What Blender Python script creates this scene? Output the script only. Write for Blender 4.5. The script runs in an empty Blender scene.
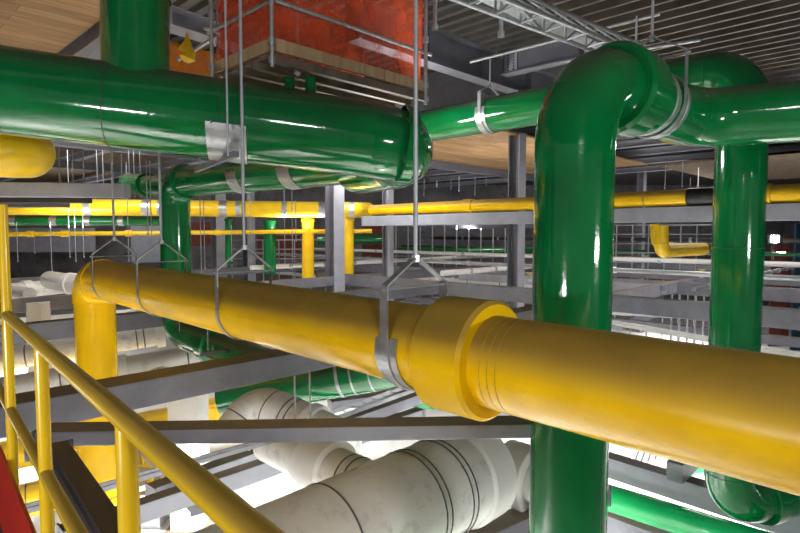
import bpy, bmesh, math, random
from mathutils import Vector, Matrix
random.seed(7)
C = bpy.context.scene
COL = C.collection
F = 560.0; CZ = 5.5; HOR = 233.0
T = math.atan((266.5-HOR)/F)
PI = math.pi
Z = Vector((0,0,1))

# ---------------------------------------------------------------- survey helpers
def P(px, py, D):
    """point of the place seen at a photo position, D metres ahead"""
    x = (px-400)/F; y = -(py-266.5)/F
    d = Vector((x, math.cos(T)+y*math.sin(T), -math.sin(T)+y*math.cos(T)))
    d *= D/d.y
    return Vector((d.x, d.y, d.z+CZ))
def PZ(px, py, z):
    """point at height z (relative to eye level)"""
    x = (px-400)/F; y = -(py-266.5)/F
    d = Vector((x, math.cos(T)+y*math.sin(T), -math.sin(T)+y*math.cos(T)))
    d *= z/d.z
    return Vector((d.x, d.y, z+CZ))
AH = Vector((.718,-.696,0)); BH = Vector((.696,.718,0))
def G(u, v, z=0.0):
    p = AH*u + BH*v
    return Vector((p.x, p.y, z+CZ))
def XD(X, D, z): return Vector((X, D, z+CZ))

# ---------------------------------------------------------------- materials
def nodes(name):
    m = bpy.data.materials.new(name); m.use_nodes = True
    nt = m.node_tree
    return m, nt, nt.nodes['Principled BSDF']
def ramp(nt, fac, stops):
    r = nt.nodes.new('ShaderNodeValToRGB')
    while len(r.color_ramp.elements) < len(stops): r.color_ramp.elements.new(.5)
    for e, (p, c) in zip(r.color_ramp.elements, stops):
        e.position = p; e.color = (*c, 1) if len(c) == 3 else c
    nt.links.new(fac, r.inputs[0]); return r.outputs[0]
def noise(nt, scale, detail=4, rough=.55, stretch=None):
    tc = nt.nodes.new('ShaderNodeTexCoord'); n = nt.nodes.new('ShaderNodeTexNoise')
    n.inputs['Scale'].default_value = scale; n.inputs['Detail'].default_value = detail
    n.inputs['Roughness'].default_value = rough
    src = tc.outputs['Object']
    if stretch:
        mp = nt.nodes.new('ShaderNodeMapping'); mp.inputs['Scale'].default_value = stretch
        nt.links.new(src, mp.inputs[0]); src = mp.outputs[0]
    nt.links.new(src, n.inputs['Vector']); return n.outputs['Fac']
def mixc(nt, fac, a, b):
    m = nt.nodes.new('ShaderNodeMix'); m.data_type = 'RGBA'
    for s, v in ((0, fac), (6, a), (7, b)):
        if hasattr(v, 'links'): nt.links.new(v, m.inputs[s])
        else: m.inputs[s].default_value = v if s == 0 else (*v, 1)
    return m.outputs[2]
def mth(nt, op, a, b=0.0, clamp=False):
    m = nt.nodes.new('ShaderNodeMath'); m.operation = op; m.use_clamp = clamp
    for s, v in ((0, a), (1, b)):
        if hasattr(v, 'links'): nt.links.new(v, m.inputs[s])
        else: m.inputs[s].default_value = v
    return m.outputs[0]
def paint(name, col, rough=.3, dust_shade=None, lo=.3, hi=.9, amt=.8, var=.15, metal=0, coat=0, bump=.0, dirt=None, nscale=3):
    m, nt, b = nodes(name)
    n = noise(nt, nscale, 5)
    c1 = tuple(max(0, x*(1-var)) for x in col); c2 = tuple(min(1, x*(1+var)) for x in col)
    c = ramp(nt, n, [(.3, c1), (.7, c2)])
    if dirt:
        d = ramp(nt, noise(nt, nscale*2.3, 8, .7), [(.52, (0,0,0)), (.72, (1,1,1))])
        c = mixc(nt, mth(nt, 'MULTIPLY', d, dirt[1]), c, dirt[0])
    r = rough
    if dust_shade:
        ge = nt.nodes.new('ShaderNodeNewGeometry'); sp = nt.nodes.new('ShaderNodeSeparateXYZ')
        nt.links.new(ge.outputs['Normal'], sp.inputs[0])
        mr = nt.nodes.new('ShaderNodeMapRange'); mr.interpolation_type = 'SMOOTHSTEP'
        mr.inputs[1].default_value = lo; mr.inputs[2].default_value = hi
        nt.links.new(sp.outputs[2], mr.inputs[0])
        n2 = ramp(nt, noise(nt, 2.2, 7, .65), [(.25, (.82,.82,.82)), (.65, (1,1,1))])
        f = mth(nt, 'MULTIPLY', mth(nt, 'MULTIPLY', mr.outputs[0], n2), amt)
        c = mixc(nt, f, c, dust_shade)
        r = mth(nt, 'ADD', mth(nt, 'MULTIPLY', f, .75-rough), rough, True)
    nt.links.new(c, b.inputs['Base Color'])
    if hasattr(r, 'links'): nt.links.new(r, b.inputs['Roughness'])
    else: b.inputs['Roughness'].default_value = r
    b.inputs['Metallic'].default_value = metal
    if coat:
        b.inputs['Coat Weight'].default_value = coat; b.inputs['Coat Roughness'].default_value = .06
    if bump:
        bn = nt.nodes.new('ShaderNodeBump'); bn.inputs['Strength'].default_value = bump; bn.inputs['Distance'].default_value = .01
        nt.links.new(noise(nt, 9, 3), bn.inputs['Height'])
        nt.links.new(bn.outputs[0], b.inputs['Normal'])
    return m
YEL = paint('yellow_paint', (.97,.57,.001), .24, (.24,.15,.045), -.1, .62, .85, .07, bump=.1)  # brown upper half: dust, plus shade worked into the paint colour
YEL.node_tree.nodes['Principled BSDF'].inputs['Specular IOR Level'].default_value = .28
YELF = paint('yellow_paint_clean', (.88,.56,.01), .3, (.5,.36,.1), .4, 1, .5, .08)
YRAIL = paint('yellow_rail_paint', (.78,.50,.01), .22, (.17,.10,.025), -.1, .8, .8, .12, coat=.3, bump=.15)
YOR = paint('rail_primer', (.55,.22,.02), .4)
GRN = paint('green_paint', (.001,.15,.036), .1, (.06,.065,.04), .3, .95, .8, .12, coat=.6, bump=.22)
OLDW = paint('weathered_plank', (.17,.13,.09), .75, None, var=.35, dirt=((.06,.05,.04), .6))
GRNB = paint('green_paint_bright', (.006,.42,.12), .25, None, var=.1, coat=.3)
GRNS = paint('green_seam', (.003,.12,.04), .3)
YELS = paint('yellow_seam', (.50,.33,.01), .4)
GALV = paint('galvanised_steel', (.52,.54,.56), .38, None, var=.2, metal=.8, nscale=12)
GALR = paint('rod_steel', (.42,.44,.47), .42, None, var=.15, metal=.5)
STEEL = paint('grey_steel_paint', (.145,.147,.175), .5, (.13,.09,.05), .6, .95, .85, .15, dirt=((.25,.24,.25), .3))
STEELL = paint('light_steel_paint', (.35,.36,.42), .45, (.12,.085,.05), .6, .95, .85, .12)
STEELC = paint('clean_steel_paint', (.30,.31,.35), .45, None, var=.1)
DARK = paint('dark_steel', (.035,.033,.032), .6)
WHT = paint('white_cladding', (.80,.79,.76), .3, (.40,.36,.30), .2, .95, .6, .06, coat=.2, bump=.1, dirt=((.24,.23,.21), .65), nscale=2)
WHC = paint('white_collar', (.80,.79,.77), .35, (.55,.5,.44), .4, 1, .5, .05)
SEAM = paint('jacket_band', (.10,.095,.09), .45, metal=.3)
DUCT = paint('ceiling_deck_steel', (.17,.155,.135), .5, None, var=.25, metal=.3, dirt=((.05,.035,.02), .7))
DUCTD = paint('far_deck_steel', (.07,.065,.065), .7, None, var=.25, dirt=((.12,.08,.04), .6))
CONC = paint('concrete_floor', (.62,.61,.59), .5, None, var=.12, dirt=((.40,.37,.33), .5), nscale=1)
WALL = paint('back_wall_paint', (.20,.19,.21), .8, None, var=.3, dirt=((.035,.03,.03), .8), nscale=.6)
BRICK = paint('red_brown_cladding', (.16,.04,.03), .8, None, var=.4, nscale=4)
REDB = paint('red_board', (.45,.02,.012), .35, None, var=.15)
BLACK = paint('black_rubber', (.012,.012,.012), .5)
def wood(name, a, b, ang, scale):
    m, nt, bs = nodes(name)
    tc = nt.nodes.new('ShaderNodeTexCoord'); mp = nt.nodes.new('ShaderNodeMapping')
    mp.inputs['Rotation'].default_value = (0,0,ang)
    nt.links.new(tc.outputs['Object'], mp.inputs[0])
    br = nt.nodes.new('ShaderNodeTexBrick')
    for k, v in (('Scale', 1), ('Brick Width', 2.4), ('Row Height', scale), ('Mortar Size', .005), ('Bias', 0)): br.inputs[k].default_value = v
    br.inputs['Color1'].default_value = (*a,1); br.inputs['Color2'].default_value = (*b,1); br.inputs['Mortar'].default_value = (.12,.07,.03,1)
    nt.links.new(mp.outputs[0], br.inputs[0])
    mp2 = nt.nodes.new('ShaderNodeMapping'); mp2.inputs['Scale'].default_value = (1,14,1)
    nt.links.new(mp.outputs[0], mp2.inputs[0])
    n = nt.nodes.new('ShaderNodeTexNoise'); n.inputs['Scale'].default_value = 1.3; n.inputs['Detail'].default_value = 6
    nt.links.new(mp2.outputs[0], n.inputs['Vector'])
    g = ramp(nt, n.outputs['Fac'], [(.3, (.55,.45,.35)), (.7, (1,1,1))])
    mx = nt.nodes.new('ShaderNodeMix'); mx.data_type = 'RGBA'; mx.blend_type = 'MULTIPLY'; mx.inputs[0].default_value = .8
    nt.links.new(br.outputs[0], mx.inputs[6]); nt.links.new(g, mx.inputs[7])
    nt.links.new(mx.outputs[2], bs.inputs['Base Color']); bs.inputs['Roughness'].default_value = .65
    return m
BANG = -math.atan2(BH.y, BH.x)
PLY = wood('plywood_boards', (.60,.38,.18), (.42,.25,.11), BANG, .28)
TIMB = wood('timber_edge', (.62,.45,.26), (.5,.36,.2), 0, 5)
def netmat(name, col, op):
    m, nt, b = nodes(name)
    b.inputs['Base Color'].default_value = (*col,1); b.inputs['Roughness'].default_value = .6
    tc = nt.nodes.new('ShaderNodeTexCoord'); ck = nt.nodes.new('ShaderNodeTexChecker'); ck.inputs['Scale'].default_value = 28
    nt.links.new(tc.outputs['Object'], ck.inputs[0])
    tr = nt.nodes.new('ShaderNodeBsdfTransparent'); ms = nt.nodes.new('ShaderNodeMixShader')
    tl = nt.nodes.new('ShaderNodeBsdfTranslucent'); tl.inputs[0].default_value = (*col,1)
    m0 = nt.nodes.new('ShaderNodeMixShader'); m0.inputs[0].default_value = .5
    nt.links.new(b.outputs[0], m0.inputs[1]); nt.links.new(tl.outputs[0], m0.inputs[2])
    n = ramp(nt, noise(nt, 4, 5), [(.3, (op-.2,)*3), (.7, (op+.2,)*3)])
    nt.links.new(n, ms.inputs[0]); nt.links.new(tr.outputs[0], ms.inputs[1]); nt.links.new(m0.outputs[0], ms.inputs[2])
    nt.links.new(ms.outputs[0], nt.nodes['Material Output'].inputs[0])
    return m
NET = netmat('orange_netting', (.92,.15,.04), .42)
NETY = netmat('amber_netting', (.85,.33,.01), .8)
def emit(name, col, s):
    m, nt, b = nodes(name)
    b.inputs['Base Color'].default_value = (.9,.9,.9,1); b.inputs['Emission Color'].default_value = (*col,1); b.inputs['Emission Strength'].default_value = s
    return m
LAMP = emit('lamp_tube', (.95,.97,1), 22)
DECK = paint('deck_ribs', (.17,.16,.145), .5, None, var=.25, metal=.2, dirt=((.07,.05,.035), .6))
PAN = paint('deck_recess_brown', (.05,.034,.022), .8, None, var=.4)  # darker brown for the deck faces set back between the ribs
SOFF = paint('brown_soffit', (.20,.14,.09), .8, None, var=.3)
GLARE = emit('work_light_lens', (.9,.95,1), 60)

# ---------------------------------------------------------------- mesh helpers
def perp(a):
    a = a.normalized()
    s = Z if abs(a.z) < .95 else Vector((1,0,0))
    x = a.cross(s).normalized(); return x, x.cross(a).normalized()   # side, up
def obj(name, bm, mat, parent=None, smooth=False, base=None):
    me = bpy.data.meshes.new(name)
    inv = None
    bmesh.ops.recalc_face_normals(bm, faces=bm.faces)
    o = bpy.data.objects.new(name, me); COL.objects.link(o)
    if parent is not None:
        o.parent = parent
        bmesh.ops.translate(bm, verts=bm.verts, vec=-parent.location)
    else:
        c = sum((v.co for v in bm.verts), Vector())/len(bm.verts); zmin = min(v.co.z for v in bm.verts)
        c.z = zmin
        bmesh.ops.translate(bm, verts=bm.verts, vec=-c); o.location = c
    bm.to_mesh(me); bm.free()
    me.materials.append(mat)
    if smooth:
        for p in me.polygons: p.use_smooth = True
        try: me.set_sharp_from_angle(angle=math.radians(40))
        except Exception: pass
    return o
def sub(name, bm, mat, part, root, smooth=False):
    """sub-part: parented to a part that sits at the root's origin"""
    o = obj(name, bm, mat, root, smooth); o.parent = part; return o
def tag(o, label, cat, group=None):
    o['label'] = label; o['category'] = cat
    if group: o['group'] = group
    return o
def thing(name, label, cat, loc, group=None):
    o = bpy.data.objects.new(name, None); COL.objects.link(o); o.location = loc; o.empty_display_size = .2
    return tag(o, label, cat, group)
def struct(name, bm, mat, smooth=False):
    o = obj(name, bm, mat, None, smooth); o['kind'] = 'structure'; return o
def box(bm, c, ax, ay, az):
    """centre + three half-axis vectors"""
    vs = [bm.verts.new(c + ax*i + ay*j + az*k) for i in (-1,1) for j in (-1,1) for k in (-1,1)]
    for f in ((0,1,3,2),(4,6,7,5),(0,4,5,1),(2,3,7,6),(0,2,6,4),(1,5,7,3)): bm.faces.new([vs[i] for i in f])
def bar(bm, p0, p1, w, h, up=Z):
    a = (p1-p0); d = a.normalized()
    if abs(d.dot(up)) > .98: up = Vector((0,1,0))
    s = d.cross(up).normalized(); u = s.cross(d).normalized()
    box(bm, (p0+p1)/2, a/2, s*w/2, u*h/2)
def arc_path(pts, rad):
    out = [pts[0].copy()]
    for i in range(1, len(pts)-1):
        a = (pts[i-1]-pts[i]).normalized(); b = (pts[i+1]-pts[i]).normalized()
        th = a.angle(b); t = rad/math.tan(th/2)
        p = pts[i]+a*t; q = pts[i]+b*t; cen = pts[i]+(a+b).normalized()*(rad/math.sin(th/2))
        n = 10; va = p-cen; axis = va.cross(q-cen).normalized(); tot = va.angle(q-cen)
        for k in range(n+1): out.append(cen + Matrix.Rotation(tot*k/n, 3, axis) @ va)
    out.append(pts[-1].copy()); return out
def tube(bm, pts, r, n=32, caps=(True, True), t0=None, t1=None):
    rings = []; prev = None
    for i, p in enumerate(pts):
        if i == 0: t = pts[1]-p
        elif i == len(pts)-1: t = p-pts[i-1]
        else: t = (pts[i+1]-p).normalized()+(p-pts[i-1]).normalized()
        if i == 0 and t0 is not None: t = t0.copy()
        if i == len(pts)-1 and t1 is not None: t = t1.copy()
        t.normalize()
        if prev is None: s, u = perp(t)
        else:
            s = (prev - t*prev.dot(t)).normalized(); u = s.cross(t)
        prev = s
        rr = r[i] if isinstance(r, (list, tuple)) else r
        rings.append([bm.verts.new(p + (s*math.cos(2*PI*k/n)+u*math.sin(2*PI*k/n))*rr) for k in range(n)])
    for a, b in zip(rings, rings[1:]):
        for k in range(n): bm.faces.new((a[k], a[(k+1)%n], b[(k+1)%n], b[k]))
    if caps[0]: bm.faces.new(rings[0])
    if caps[1]: bm.faces.new(rings[-1])
def lathe(bm, o, axis, prof, n=40):
    """closed profile of (radius, distance along axis) spun round the axis"""
    axis = axis.normalized(); s, u = perp(axis)
    rings = [[bm.verts.new(o+axis*d+(s*math.cos(2*PI*k/n)+u*math.sin(2*PI*k/n))*r) for k in range(n)] for r, d in prof]
    m = len(rings)
    for i in range(m):
        a, b = rings[i], rings[(i+1)%m]
        for k in range(n): bm.faces.new((a[k], a[(k+1)%n], b[(k+1)%n], b[k]))
def sleeve(bm, o, axis, r0, r1, L, ch=.012, n=48):
    lathe(bm, o, axis, [(r0,-L/2),(r1-ch,-L/2),(r1,-L/2+ch),(r1,L/2-ch),(r1-ch,L/2),(r0,L/2)], n)
def newbm(): return bmesh.new()

# ---------------------------------------------------------------- pipes
def pipe(name, label, pts, r, mat, seam=None, rad=None, cat='pipe', group=None, collars=(), bands=(), flanges=(), cmat=None, sm=None, n=36, ek=1.0):
    """a pipe line: straight runs and elbows as parts; collars [(segment,t,length,extra)], bands likewise"""
    rad = rad or r*2.0
    base = min(pts, key=lambda q: q.z).copy()
    t = thing(name, label, cat, base, group)
    ends = []
    prev = pts[0]
    for i in range(1, len(pts)):
        cur = pts[i]
        if i < len(pts)-1:
            a = (prev-cur).normalized() if (prev-cur).length > 0 else None
            a = (pts[i-1]-cur).normalized(); b = (pts[i+1]-cur).normalized()
            th = a.angle(b); tt = rad/math.tan(th/2)
            p = cur+a*tt; q = cur+b*tt
            bm = newbm(); tube(bm, [prev, p], r, n, (i == 1, False)); obj('pipe_run', bm, mat, t, True)
            ar = arc_path([p, cur, q], rad)[1:-1]; ar[0] = p-(p-prev).normalized()*.006*(ek > 1); ar[-1] = q+(q-cur).normalized()*.006*(ek > 1)
            e = (ar[1]-ar[0]).normalized()
            bm = newbm(); tube(bm, ar, r*ek, n, (ek > 1, ek > 1), -a, b); obj('elbow', bm, mat, t, True)
            if sm:
                bm = newbm(); sleeve(bm, p, a, r*.9, r*1.012, .02, .004, n); sleeve(bm, q, b, r*.9, r*1.012, .02, .004, n); obj('weld_seam', bm, sm, t, True)
            prev = q
        else:
            bm = newbm(); tube(bm, [prev, cur], r, n, (len(pts) == 2, True)); obj('pipe_run', bm, mat, t, True)
    for seg, f, L, ex in collars:
        a = pts[seg+1]-pts[seg]; o = pts[seg]+a*f
        bm = newbm(); sleeve(bm, o, a, r*1.0, r+ex, L); obj('collar', bm, cmat or mat, t, True)
    for seg, f, w in bands:
        a = pts[seg+1]-pts[seg]; o = pts[seg]+a*f
        bm = newbm(); sleeve(bm, o, a, r*.98, r*1.015+.002, w, .003); obj('jacket_band', bm, sm or SEAM, t, True)
    for seg, f, L, ex in flanges:
        a = pts[seg+1]-pts[seg]; o = pts[seg]+a*f
        bm = newbm(); sleeve(bm, o, a, r*.99, r+ex, L, .004); obj('flange', bm, cmat or mat, t, True)
    return t
def rod(bm, p0, p1, r=.008, n=8): tube(bm, [p0, p1], r, n)
def ring_nut(bm, p, r=.022, h=.03): tube(bm, [p-Z*h/2, p+Z*h/2], r, 6)
def hanger(label, c, axis, R, zarm, zapex, ztop, w=.06, rr=.016, group=None, spread=None, twin=False, full=False, rodtop=None):
    """clevis hanger: rod, forked yoke, strap under the pipe. z values relative to c"""
    axis = axis.normalized(); s = axis.cross(Z).normalized()
    t = thing('pipe_hanger', label, 'pipe hanger', c - Z*(R+.02), group)
    sp = R+.012
    th = .008
    for off in ((-.07, .07) if twin else (0,)):
        bm = newbm(); n = 28
        path = [c+s*sp+Z*zarm] + [c+s*sp*math.cos(a)-Z*sp*math.sin(a) for a in [PI*k/n for k in range(n+1)]] + [c-s*sp+Z*zarm]
        if off and twin: path = [c+s*sp*math.cos(a)-Z*sp*math.sin(a) for a in [-.3+ (PI+.6)*k/n for k in range(n+1)]]
        rings = []
        for i, p in enumerate(path):
            d = ((path[min(i+1, len(path)-1)]-path[max(i-1,0)])).normalized(); nn = axis.cross(d).normalized()
            q = p+axis*off
            rings.append([bm.verts.new(q+axis*a*w/2+nn*b*th/2) for a, b in ((-1,-1),(1,-1),(1,1),(-1,1))])
        for a, b in zip(rings, rings[1:]):
            for k in range(4): bm.faces.new((a[k], a[(k+1)%4], b[(k+1)%4], b[k]))
        bm.faces.new(rings[0]); bm.faces.new(rings[-1])
        obj('pipe_clip' if twin else 'strap', bm, GALV, t)
    if twin:
        bm = newbm()
        path = [c+s*(sp+.01)*math.cos(a)-Z*(sp+.01)*math.sin(a) for a in [PI*k/28 for k in range(29)]]
        path = [c+s*(sp+.01)+Z*zarm]+path+[c-s*(sp+.01)+Z*zarm]
        rings = []
        for i, p in enumerate(path):
            d = ((path[min(i+1, len(path)-1)]-path[max(i-1,0)])).normalized(); nn = axis.cross(d).normalized()
            rings.append([bm.verts.new(p+axis*a*w*.55+nn*b*th*.6) for a, b in ((-1,-1),(1,-1),(1,1),(-1,1))])
        for a, b in zip(rings, rings[1:]):
            for k in range(4): bm.faces.new((a[k], a[(k+1)%4], b[(k+1)%4], b[k]))
        bm.faces.new(rings[0]); bm.faces.new(rings[-1])
        obj('strap', bm, GALV, t)
    ap = c+Z*zapex
    bm = newbm()
    for k in (-1, 1):
        e = c+s*sp*k+Z*zarm
        bar(bm, ap+s*.02*k, e, w*.8, .012, Z)
    bm2 = newbm()
    obj('yoke', bm, GALV, t)
    bm = bm2
    for k in (-1, 1):
        e = c+s*sp*k+Z*(zarm-.03)
        rod(bm, e-s*.03, e+s*.03, .012, 6)
    rod(bm, c+s*sp+Z*(zarm-.03), c-s*sp+Z*(zarm-.03), .007, 6)
    obj('cross_bolt', bm, GALR, t, True)
    bm = newbm(); ring_nut(bm, ap, rr*1.9, .05); obj('nut', bm, GALV, t)
    bm = newbm(); rod(bm, ap, Vector((ap.x, ap.y, CZ+ztop)), rr, 10); obj('rod', bm, GALR, t, True)
    return t

# ================================================================ THE SETTING
def slab(name, pts, z0, z1, mat):
    bm = newbm()
    lo = [bm.verts.new(Vector((p.x,p.y,z0+CZ))) for p in pts]; hi = [bm.verts.new(Vector((p.x,p.y,z1+CZ))) for p in pts]
    bm.faces.new(lo); bm.faces.new(hi)
    n = len(pts)
    for i in range(n): bm.faces.new((lo[i], lo[(i+1)%n], hi[(i+1)%n], hi[i]))
    return bm
FZ = -CZ
struct('floor', slab('f', [Vector((-45,-10,0)), Vector((32,-10,0)), Vector((32,42,0)), Vector((-45,42,0))], FZ-.3, FZ, CONC), CONC)
struct('wall_back', slab('w', [Vector((-45,42,0)), Vector((32,42,0)), Vector((32,42.3,0)), Vector((-45,42.3,0))], FZ, 4.4, WALL), WALL)
struct('wall_left', slab('w', [Vector((-45.3,-10,0)), Vector((-45,-10,0)), Vector((-45,42.3,0)), Vector((-45.3,42.3,0))], FZ, 4.4, WALL), WALL)
struct('wall_right', slab('w', [Vector((32,-10,0)), Vector((32.3,-10,0)), Vector((32.3,42.3,0)), Vector((32,42.3,0))], FZ, 4.4, WALL), WALL)
DZ = 3.45
def corrug(u0, u1, v0, v1, z, pitch, hgt, lo=.38):
    """trapezoidal deck with its ribs along A, th thick"""
    bm = newbm(); prof = []
    v = v0
    while v < v1:
        prof += [(v, 0), (v+pitch*lo, 0), (v+pitch*(lo+.08), hgt), (v+pitch*.92, hgt)]
        v += pitch
    prof.append((v, 0))
    cols = []
    for (vv, h) in prof:
        cols.append([bm.verts.new(G(uu, vv, z+h+dz)) for uu, dz in ((u0,0),(u1,0),(u1,.01),(u0,.01))])
    for a, b in zip(cols, cols[1:]):
        for k in range(4): bm.faces.new((a[k], a[(k+1)%4], b[(k+1)%4], b[k]))
    bm.faces.new(cols[0]); bm.faces.new(cols[-1])
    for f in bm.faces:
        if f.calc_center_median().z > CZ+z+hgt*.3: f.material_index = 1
    return bm
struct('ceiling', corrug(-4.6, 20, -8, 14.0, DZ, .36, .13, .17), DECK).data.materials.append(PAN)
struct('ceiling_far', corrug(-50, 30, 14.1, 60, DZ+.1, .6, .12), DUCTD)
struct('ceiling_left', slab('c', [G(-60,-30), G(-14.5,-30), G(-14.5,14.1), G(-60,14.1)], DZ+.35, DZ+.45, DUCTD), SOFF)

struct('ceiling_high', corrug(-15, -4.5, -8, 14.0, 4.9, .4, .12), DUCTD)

# ---- steelwork
def ibeam(bm, p0, p1, h, w, tf=.03, tw=.02):
    """p0,p1 at the centre of the bottom flange underside"""
    bar(bm, p0+Z*tf/2, p1+Z*tf/2, w, tf); bar(bm, p0+Z*(h-tf/2), p1+Z*(h-tf/2), w, tf); bar(bm, p0+Z*h/2, p1+Z*h/2, tw, h-2*tf)
def beam(label, p0, p1, h, w, mat=STEEL, kind='box', name='steel_beam', group=None, cat='steel beam', plates=True):
    """top centre line p0-p1 for boxes"""
    bm = newbm()
    base = ((p0+p1)/2) - Z*h
    t = thing(name, label, cat, base, group)
    d = (p1-p0).normalized(); s = d.cross(Z).normalized()
    if kind == 'box':
        bar(bm, p0-Z*h/2, p1-Z*h/2, w, h); o = obj('beam_body', bm, mat, t)
        mod = o.modifiers.new('b', 'BEVEL'); mod.width = .012; mod.segments = 2
    else:
        bar(bm, p0-Z*h/2, p1-Z*h/2, .03, h-.05); obj('web', bm, mat, t)
        bm = newbm(); bar(bm, p0-Z*.0125, p1-Z*.0125, w, .025); obj('top_flange', bm, mat, t)
        bm = newbm(); bar(bm, p0-Z*(h-.0125), p1-Z*(h-.0125), w, .025); obj('bottom_flange', bm, mat, t)
    if plates:
        for q, k in ((p0, 1), (p1, -1)):
            bm = newbm(); box(bm, q+d*k*.01-Z*h/2, d*.012, s*(w/2+.03), Z*(h/2+.0)); obj('end_plate', bm, mat, t)
    return t
# upper girder and the beams that frame into it
UG = -6.4
def girder():
    p0 = G(UG, 5.6, 3.45); p1 = G(UG, 13.9, 3.45)
    t = beam('deep blue-grey girder behind the green pipe, running back from the orange-netted platform', p0, p1, .6, .28, STEEL, 'i', 'steel_girder')
    for v in (7.2, 8.8, 10.4, 12.2, 14.2):
        bm = newbm()
        for k in (-1, 1): box(bm, G(UG, v, 3.15)+AH*.07*k, AH*.055, BH*.008, Z*.27)
        obj('stiffener', bm, STEEL, t)
    return t
girder()
def xbeam(v, label, u1=4.0):
    p0 = G(UG+.16, v, 3.44); p1 = G(u1, v, 3.44)
    t = beam(label, p0, p1, .42, .24, STEEL, 'i', plates=False)
    bm = newbm()
    box(bm, G(UG+.35, v-.02, 3.24), AH*.14, BH*.02, Z*.17); pl = obj('connection_plate', bm, STEELL, t)
    bm = newbm()
    for k in range(6):
        q = G(UG+.30, v-.045, 3.10+k*.055); rod(bm, q-BH*.01, q+BH*.012, .014, 8)
        q = G(UG+.42, v-.045, 3.10+k*.055); rod(bm, q-BH*.01, q+BH*.012, .014, 8)
    b = sub('bolts', bm, BLACK, pl, t)
xbeam(9.3, 'blue-grey beam overhead with a bolted end plate, nearer the orange-netted platform', -4.7)
xbeam(11.9, 'blue-grey beam overhead with a bolted end plate, nearer the large green elbow', -4.7)

struct('wall_upper', slab('w', [G(-15,13.2), G(-6.6,13.2), G(-6.6,13.38), G(-15,13.38)], 3.02, 4.9, STEEL), STEEL)
# plywood
struct('ceiling_plywood', slab('c', [G(-15,13.4), G(-9.3,13.4), G(-9.3,25), G(-15,25)], 2.95, 3.0, PLY), PLY)
beam('grey edge beam under the plywood ceiling, left of the tall green riser', G(-15.2, 8, 2.98), G(-15.2, 28, 2.98), .32, .25, STEEL)
beam('grey beam crossing at the near edge of the plywood boards in the middle', G(-15, 12.9, 3.3), G(-6.6, 12.9, 3.3), .4, .25, STEELL, 'i')
struct('ceiling_plywood_left', slab('c', [G(-18,-6), G(-8,-6), G(-8,3.3), G(-18,3.3)], DZ, DZ+.05, PLY), PLY)
beam('grey beam edging the plywood ceiling at top left', G(-18, 3.45, DZ+.05), G(-7, 3.45, DZ+.05), .25, .2, STEEL)

struct('ceiling_soffit', slab('c', [G(-8.5,24), G(5,24), G(5,34), G(-8.5,34)], 2.72, 2.8, SOFF), SOFF)
# ---- lower grid at z = -1.6
LZ = -1.6
beam('long dusty grey beam rising to the right behind the yellow handrail', PZ(-30, 405, LZ)+AH*.06, G(UG+.11, 13.9, LZ), .3, .42, STEEL)
beam('shallow grey beam running level across the picture, under the yellow collar', PZ(40, 427, LZ), PZ(545, 419, LZ), .125, .24, STEELL)
beam('dark brown-topped beam running toward the viewer beside the handrail posts', PZ(58, 442, LZ-.02), PZ(146, 575, LZ-.02), .2, .14, STEEL)
beam('pale channel lying along the brown-topped beam, on its handrail side', PZ(38, 446, LZ-.1), PZ(120, 575, LZ-.1), .1, .13, STEELC)
beam('long grey beam crossing behind the two green risers, below the yellow hooked pipe', G(UG-12, 14.2, LZ), G(14, 14.2, LZ), .42, .3, STEEL)
for v, lb in ((19.5, 'second long grey beam beyond the green risers, carrying a row of rods'), (25.5, 'third long grey beam far back in the middle'), (33, 'farthest long grey floor beam along the back')):
    beam(lb, G(-34, v, LZ), G(18, v, LZ), .4, .3, STEEL, plates=False)
for u, lb, v0, v1 in ((-16.4, 'grey beam running back from behind the first yellow post', -3, 34), (-24, 'grey beam far left, beyond the yellow elbow', -3, 30), (-11.8, 'grey beam passing just behind the yellow drop leg', -2, 14), (2.5, 'grey beam at right edge running back', 9.5, 34)):
    beam(lb, G(u, v0, LZ-.02), G(u, v1, LZ-.02), .34, .26, STEEL, plates=False)
beam('short grey tie beam between the two green risers', G(UG+.1, 14.4, LZ+.02), G(UG+.1, 24, LZ+.02), .36, .26, STEELL)
beam('grey tie beam farther right of the second green riser', G(-2.0, 14.5, LZ+.02), G(-2.0, 30, LZ+.02), .36, .26, STEELL)
beam('pale tie beam above the long yellow pipe in the middle', G(-14, 18, LZ+.01), G(-6, 18, LZ+.01), .3, .26, STEELL)
# upper back beam z=.6
beam('long level grey beam carrying the far yellow pipe', G(-15.6, 14.2, .62), G(10, 14.2, .62), .36, .26, STEELL)
beam('grey beam continuing left behind the wide column', G(-26, 26, .66), G(-12, 26, .66), .4, .3, STEEL)
for i, (u, v, w) in enumerate(((-9.6, 14.2, .34),)): pass
def column(label, px, D, w, y0, y1=None, zb=-1.6, group=None):
    x = (px-400)/F*D
    t = thing('steel_column', label, 'column', Vector((x, D, 0)), group)
    bm = newbm(); box(bm, Vector((x, D, (CZ+y0)/2)), AH*w/2, BH*.02, Z*(CZ+y0)/2); obj('web', bm, STEEL, t)
    for k in (-1, 1):
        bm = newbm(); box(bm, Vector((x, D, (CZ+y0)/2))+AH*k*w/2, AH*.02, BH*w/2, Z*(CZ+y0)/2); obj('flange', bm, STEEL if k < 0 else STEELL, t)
    bm = newbm(); box(bm, Vector((x, D, .02)), AH*w*.8, BH*w*.8, Z*.02); obj('base_plate', bm, STEEL, t)
column('wide grey column standing left of centre, behind the far yellow pipe', 335, 21.2, .50, 3.4)
column('slim grey column left of the middle rod', 388, 21.9, .29, 2.4)
column('grey column between the middle rod and the tall green riser', 516, 17.2, .36, 3.0)
column('grey column just right of the shorter green riser at left', 219, 27, .5, 3.4)
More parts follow.
